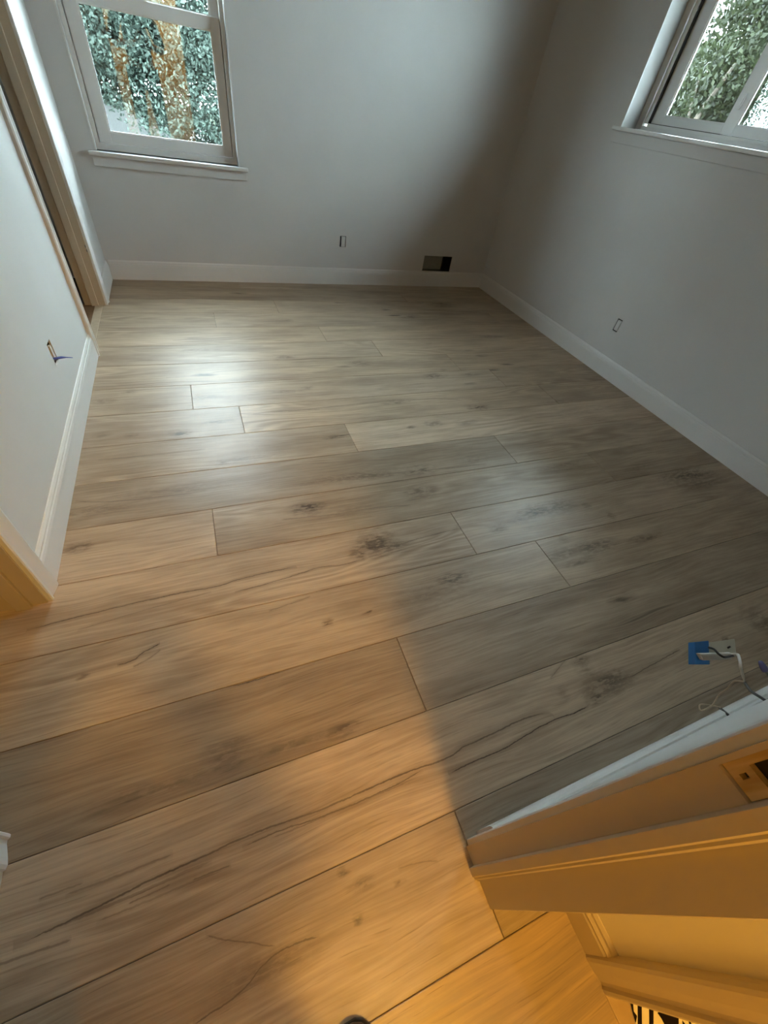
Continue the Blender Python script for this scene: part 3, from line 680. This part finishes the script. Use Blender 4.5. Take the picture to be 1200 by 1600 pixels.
# ------------------------------------------------------------------ the person at the doorway (behind the camera but for one toe)
person = thing('person', 'person standing in the doorway, only a dark rounded shoe toe showing at the bottom edge', 'person', (-.12, -.36, 0))
def make_shoe(x, y):
    shoe = D.objects.new('shoe', None); COL.objects.link(shoe); shoe.parent = person; shoe.empty_display_size = .05
    shoe.location = (x, y, 0)
    return shoe
shoe = make_shoe(.157, .048)
def shoe_ring(bm, y, hw, z0, z1, n=14):
    r = []
    for k in range(n):
        a = 2 * math.pi * k / n
        ca, sa = math.cos(a), math.sin(a)
        e = lambda v: math.copysign(abs(v) ** .75, v)
        r.append(bm.verts.new((hw * e(ca), y, (z0 + z1) / 2 + (z1 - z0) / 2 * e(sa))))
    return r
bm = bmesh.new()
st = [(.131, .006, .018, .030), (.126, .020, .014, .042), (.112, .033, .013, .052), (.085, .042, .013, .058), (.045, .046, .013, .066), (0, .043, .013, .078), (-.05, .038, .013, .095), (-.095, .036, .013, .105), (-.13, .036, .013, .100), (-.150, .030, .014, .090), (-.156, .012, .02, .07)]
rr = [shoe_ring(bm, *s_) for s_ in st]
for a, b in zip(rr[:-1], rr[1:]):
    for k in range(14): bm.faces.new([a[k], a[(k + 1) % 14], b[(k + 1) % 14], b[k]])
bm.faces.new(rr[0][::-1]); bm.faces.new(rr[-1])
bmobj('upper', bm, M['rubber'], shoe, smooth=True)
bm = bmesh.new()
out = [(y, hw) for y, hw in ((.132, .010), (.126, .024), (.112, .037), (.085, .045), (.045, .049), (0, .045), (-.05, .040), (-.10, .038), (-.14, .036), (-.158, .018))]
ring = [(hw, y) for y, hw in out] + [(-hw, y) for y, hw in reversed(out)]
b = [bm.verts.new((x, y, 0)) for x, y in ring]; t = [bm.verts.new((x, y, .015)) for x, y in ring]
bm.faces.new(b[::-1]); bm.faces.new(t)
for i in range(len(ring)): bm.faces.new([b[i], b[(i + 1) % len(ring)], t[(i + 1) % len(ring)], t[i]])
bmobj('sole', bm, M['sole'], shoe)
for yy in (.0, -.02, -.04):
    zz = .080 - yy * .35
    tube('lace', [(-.026, yy, zz - .008), (-.012, yy - .004, zz + .001), (.012, yy + .004, zz + .001), (.026, yy, zz - .008)], .003, M['sole'], shoe)

shoe2 = make_shoe(-.105, -.02)
for ch in list(shoe.children):
    c = ch.copy(); COL.objects.link(c); c.parent = shoe2
def skin(name, nodes, edges, mat, root, parent=person, sub=1):
    keys = list(nodes)
    me = D.meshes.new(name)
    me.from_pydata([nodes[k][0] for k in keys], [(keys.index(a), keys.index(b_)) for a, b_ in edges], [])
    o = link(name, me, mat, parent)
    o.modifiers.new('skin', 'SKIN').use_smooth_shade = True
    sk = me.skin_vertices[0] if me.skin_vertices else None
    if sk is None:
        me.attributes.new('skin', 'FLOAT', 'POINT')
    for k, vv in enumerate(me.skin_vertices[0].data):
        r_ = nodes[keys[k]][1]
        vv.radius = (r_, r_) if not isinstance(r_, tuple) else r_
        vv.use_root = keys[k] == root
    o.modifiers.new('subsurf', 'SUBSURF').levels = sub
    o.modifiers['subsurf'].render_levels = sub
    return o
def limb(sx):
    return dict([(f'hip{sx}', ((.09 * sx, 0, .90), .085)), (f'knee{sx}', ((.115 * sx, .03, .48), .056)), (f'ankle{sx}', ((.157 if sx > 0 else -.105, -.07 if sx < 0 else .0, .09), .040))])
N = {'pelvis': ((0, 0, .95), (.135, .10)), 'waist': ((0, .005, 1.10), (.125, .095)), 'chest': ((0, 0, 1.28), (.145, .105)), 'collar': ((0, -.005, 1.40), (.085, .075)), 'neck': ((0, .01, 1.48), .050)}
E_ = [('pelvis', 'waist'), ('waist', 'chest'), ('chest', 'collar'), ('collar', 'neck')]
for sx in (-1, 1):
    N.update(limb(sx))
    N.update({f'sho{sx}': ((.175 * sx, -.01, 1.37), .056), f'elb{sx}': ((.255 * sx, .05, 1.14), .040), f'wri{sx}': ((.07 + .085 * sx, .235, 1.17), .027), f'palm{sx}': ((.07 + .062 * sx, .290, 1.19), (.034, .018))})
    E_ += [('pelvis', f'hip{sx}'), (f'hip{sx}', f'knee{sx}'), (f'knee{sx}', f'ankle{sx}'), ('collar', f'sho{sx}'), (f'sho{sx}', f'elb{sx}'), (f'elb{sx}', f'wri{sx}'), (f'wri{sx}', f'palm{sx}')]
    for f_, (dx, dz, ln) in enumerate(((-.5, .030, .060), (-.2, .030, .070), (.1, .028, .066), (.4, .022, .055), (-1.0, .004, .045))):
        bx = .07 + .062 * sx + dx * .028 * sx
        N[f'f{sx}{f_}a'] = ((bx, .315, 1.20 + dz * .4), .0085); N[f'f{sx}{f_}b'] = ((bx - .010 * sx, .322, 1.20 + dz * .4 + ln * .6), .008); N[f'f{sx}{f_}c'] = ((bx - .020 * sx, .312, 1.20 + dz * .4 + ln), .0065)
        E_ += [(f'palm{sx}', f'f{sx}{f_}a'), (f'f{sx}{f_}a', f'f{sx}{f_}b'), (f'f{sx}{f_}b', f'f{sx}{f_}c')]
skin('body', N, E_, M['skin'], 'pelvis')
T = {k: (N[k][0], tuple(x + .014 for x in N[k][1]) if isinstance(N[k][1], tuple) else N[k][1] + .014) for k in ('pelvis', 'hip-1', 'knee-1', 'ankle-1', 'hip1', 'knee1', 'ankle1')}
skin('trousers', T, [('pelvis', 'hip-1'), ('hip-1', 'knee-1'), ('knee-1', 'ankle-1'), ('pelvis', 'hip1'), ('hip1', 'knee1'), ('knee1', 'ankle1')], M['denim'], 'pelvis')
S = {k: (N[k][0], tuple(x + .016 for x in N[k][1]) if isinstance(N[k][1], tuple) else N[k][1] + .014) for k in ('pelvis', 'waist', 'chest', 'collar', 'sho-1', 'elb-1', 'sho1', 'elb1')}
skin('shirt', S, [('pelvis', 'waist'), ('waist', 'chest'), ('chest', 'collar'), ('collar', 'sho-1'), ('sho-1', 'elb-1'), ('collar', 'sho1'), ('sho1', 'elb1')], M['shirt'], 'pelvis')
def head_shape(name, mat, scale, fn):
    bm = bmesh.new()
    bmesh.ops.create_icosphere(bm, subdivisions=4, radius=1)
    for v_ in bm.verts: v_.co = fn(v_.co.copy()) * scale + Vector((0, .045, 1.605))
    return bmobj(name, bm, mat, person, smooth=True)
def face(c):
    x, y, z = c
    w_ = .075 * (1 - .22 * max(0, -z)); p = Vector((x * w_, y * .093 + (.010 if z < -.3 and y > 0 else 0), z * .115))
    if y > .6:
        p.y += .024 * math.exp(-(x / .16) ** 2 - ((z + .22) / .20) ** 2)
        for ex in (-.38, .38): p.y -= .012 * math.exp(-((x - ex) / .16) ** 2 - ((z - .05) / .11) ** 2)
        p.y += .006 * math.exp(-(x / .3) ** 2 - ((z + .55) / .06) ** 2)
    p.x += math.copysign(.012, x) * math.exp(-((y) / .18) ** 2 - ((z + .05) / .25) ** 2) if abs(x) > .8 else 0
    return p
head_shape('head', M['skin'], 1.0, face)
head_shape('hair', M['hair'], 1.06, lambda c: face(Vector((c.x, min(c.y, .62 if c.z > .35 else -.05), max(c.z, -.55)))) + Vector((0, -.006, .006)))

# ------------------------------------------------------------------ hall ceiling lamp (carries its own light)
def hall_lamp():
    x, y, z = LAMP_POS
    root = thing('ceiling_lamp', 'round flush ceiling lamp with warm glass dome in the hall', 'lamp', (x, y, CEIL))
    bm = bmesh.new()
    bmesh.ops.create_cone(bm, segments=32, radius1=.10, radius2=.10, depth=.02, cap_ends=True, matrix=Matrix.Translation((0, 0, -.0105)))
    bmobj('base', bm, M['brass'], root)
    s = NT('warm_lamp_glass'); e = s.n('Emission'); e.inputs[0].default_value = (*LAMP_COLOR, 1); e.inputs[1].default_value = LAMP_POWER
    s.t.links.new(e.outputs[0], s.out.inputs[0])
    bm = bmesh.new()
    prof = [(.085, -.021), (.083, -.040), (.070, -.062), (.048, -.076), (.022, -.082), (.003, -.084)]
    rings = [[bm.verts.new((r * math.cos(k * math.pi / 12), r * math.sin(k * math.pi / 12), h)) for k in range(24)] for r, h in prof]
    for a, b in zip(rings[:-1], rings[1:]):
        for k in range(24): bm.faces.new([a[k], a[(k + 1) % 24], b[(k + 1) % 24], b[k]])
    bm.faces.new(rings[-1]); bm.faces.new(rings[0])
    bmobj('glass_dome', bm, s.m, root, smooth=True)
hall_lamp()

# ------------------------------------------------------------------ garden
ground = box('ground', WORLD, -14, 22, -12, 26, -.75, -.55, M['grass'], kind='structure')
drive = box('driveway', WORLD, -10, 1.5, 10.5, 20, -.549, -.53, M['concrete'], kind='structure')
def garden_wall():
    t = thing('garden_wall', 'pale low wall beyond the bush seen through the double-hung window', 'wall', (-3.0, 12.0, -.53))
    fr = Frame((-3.0, 12.0), (-1, 12.0), 1)
    bm = bmesh.new()
    add_box(bm, WORLD, -3.5, 3.2, 0, .2, 0, .85, .01); bmobj('panel', bm, M['concrete'], t)
    bm = bmesh.new(); add_box(bm, WORLD, -3.55, 3.25, -.03, .23, .85, .91, .01); bmobj('coping', bm, M['trim'], t)
    for x in (-2.4, -.6, 1.2, 2.6):
        bm = bmesh.new(); add_box(bm, WORLD, x, x + .06, -.03, 0, 0, .85); bmobj('post', bm, M['bark'], t)
garden_wall()

def tree(name, label, base, clusters, trunk, leafsize, matname, seed, cat='tree'):
    r = np.random.default_rng(seed)
    root = thing(name, label, cat, base)
    B = np.array(base)
    pts = []
    for (c, rad, n) in clusters:
        v = r.normal(size=(n, 3)); v /= np.linalg.norm(v, axis=1)[:, None]
        v *= (r.random(n) ** .45)[:, None]
        lump = 1 + .22 * np.sin(v[:, :1] * 7 + seed) * np.cos(v[:, 1:2] * 6) + .15 * np.sin(v[:, 2:] * 9)
        pts.append(np.array(c) - B + v * lump * np.array(rad))
    P = np.concatenate(pts); n = len(P)
    a = r.normal(size=(n, 3)); a /= np.linalg.norm(a, axis=1)[:, None]
    b = np.cross(a, r.normal(size=(n, 3))); b /= np.linalg.norm(b, axis=1)[:, None]
    L = leafsize * (.6 + .8 * r.random((n, 1)))
    V = np.empty((n, 4, 3))
    V[:, 0] = P - a * L; V[:, 1] = P + b * L * .5; V[:, 2] = P + a * L; V[:, 3] = P - b * L * .5
    me = D.meshes.new('foliage')
    me.vertices.add(n * 4); me.vertices.foreach_set('co', V.reshape(-1))
    me.loops.add(n * 4); me.loops.foreach_set('vertex_index', np.arange(n * 4, dtype=np.int32))
    me.polygons.add(n); me.polygons.foreach_set('loop_start', np.arange(0, n * 4, 4, dtype=np.int32))
    me.polygons.foreach_set('loop_total', np.full(n, 4, dtype=np.int32))
    me.update()
    f = link('foliage', me, M[matname], root, 'stuff')
    for k, (pts_, rad_) in enumerate(trunk):
        tube('trunk' if k == 0 else 'branch', [np.array(p) - B for p in pts_], rad_, M['bark'], root, seg=8, smooth_pts=4)
    return root
G = -.55
tree('evergreen_bush', 'dense blue-green evergreen bush filling the lower pane of the double-hung window', (.1, 8.0, G),
     [((.55, 8.0, 1.35), (1.1, .8, 1.35), 52000), ((-.75, 8.2, 1.85), (1.0, .8, 1.15), 42000), ((-1.9, 8.4, 1.7), (.8, .7, 1.2), 15000), ((1.9, 8.2, 1.1), (.8, .7, 1.3), 15000), ((.2, 8.2, 2.6), (1.1, .7, .7), 18000), ((-.05, 8.4, 1.1), (.7, .5, .8), 15000), ((-.75, 8.1, .98), (.6, .5, .46), 15000), ((-3.5, 8.4, 1.5), (1.2, .8, 2.0), 26000), ((-5.4, 8.2, 1.5), (1.2, .8, 2.0), 26000)],  # last two clusters are out of view, added to block bright sky
     [([(.1, 8.1, G), (.12, 8.1, .5), (.0, 8.15, 1.6)], [.06, .05, .02]), ([(.1, 8.1, .3), (-.4, 8.2, 1.0), (-.8, 8.2, 1.8)], [.04, .03, .012]), ([(.12, 8.1, .4), (.5, 8.0, 1.0), (.7, 8.0, 1.7)], [.04, .03, .012])],
     .0235, 'leaf_blue', 3, 'bush')
tree('olive_tree', 'olive green tree with pale slender trunk behind the sliding window', (12.9, 9.7, G),
     [((12.9, 9.7, 2.0), (1.9, 1.7, 2.0), 38000), ((13.1, 9.8, 4.7), (1.9, 1.8, 1.7), 20000), ((12.6, 8.7, 1.7), (.8, .8, 1.5), 12000)],  # upper cluster added to keep sky light off the front-left floor
     [([(11.0, 9.6, G), (11.0, 9.55, .8), (11.05, 9.5, 1.6), (11.3, 9.4, 2.6)], [.10, .08, .06, .03]), ([(11.03, 9.52, 1.4), (11.2, 9.9, 1.9), (11.5, 10.3, 2.4)], [.04, .03, .02])],
     .058, 'leaf_olive', 8)
tree('leafy_tree', 'bright green leafy tree seen through the sliding sash nearest the camera', (12.2, 5.4, G),
     [((12.2, 5.2, 1.6), (1.5, 1.6, 2.0), 30000), ((12.4, 5.5, 4.0), (1.4, 1.3, 1.4), 12000)],
     [([(12.0, 5.2, G), (12.0, 5.2, .6), (12.0, 5.5, 1.6)], [.12, .10, .05])],
     .058, 'leaf_olive', 12)
tree('tall_hedge', 'dark rear hedge tree filling the background behind the sliding window', (16.5, 12.8, G),
     [((16.5, 12.8, 2.2), (2.2, 2.6, 2.6), 24000), ((16.5, 12.6, 5.4), (2.2, 2.6, 2.2), 14000)],  # upper cluster heightens the hedge, added to cut low sky light
     [([(16.4, 12.8, G), (16.4, 12.8, 1.2), (16.5, 12.9, 2.6)], [.12, .10, .05])],
     .085, 'leaf_olive', 21)
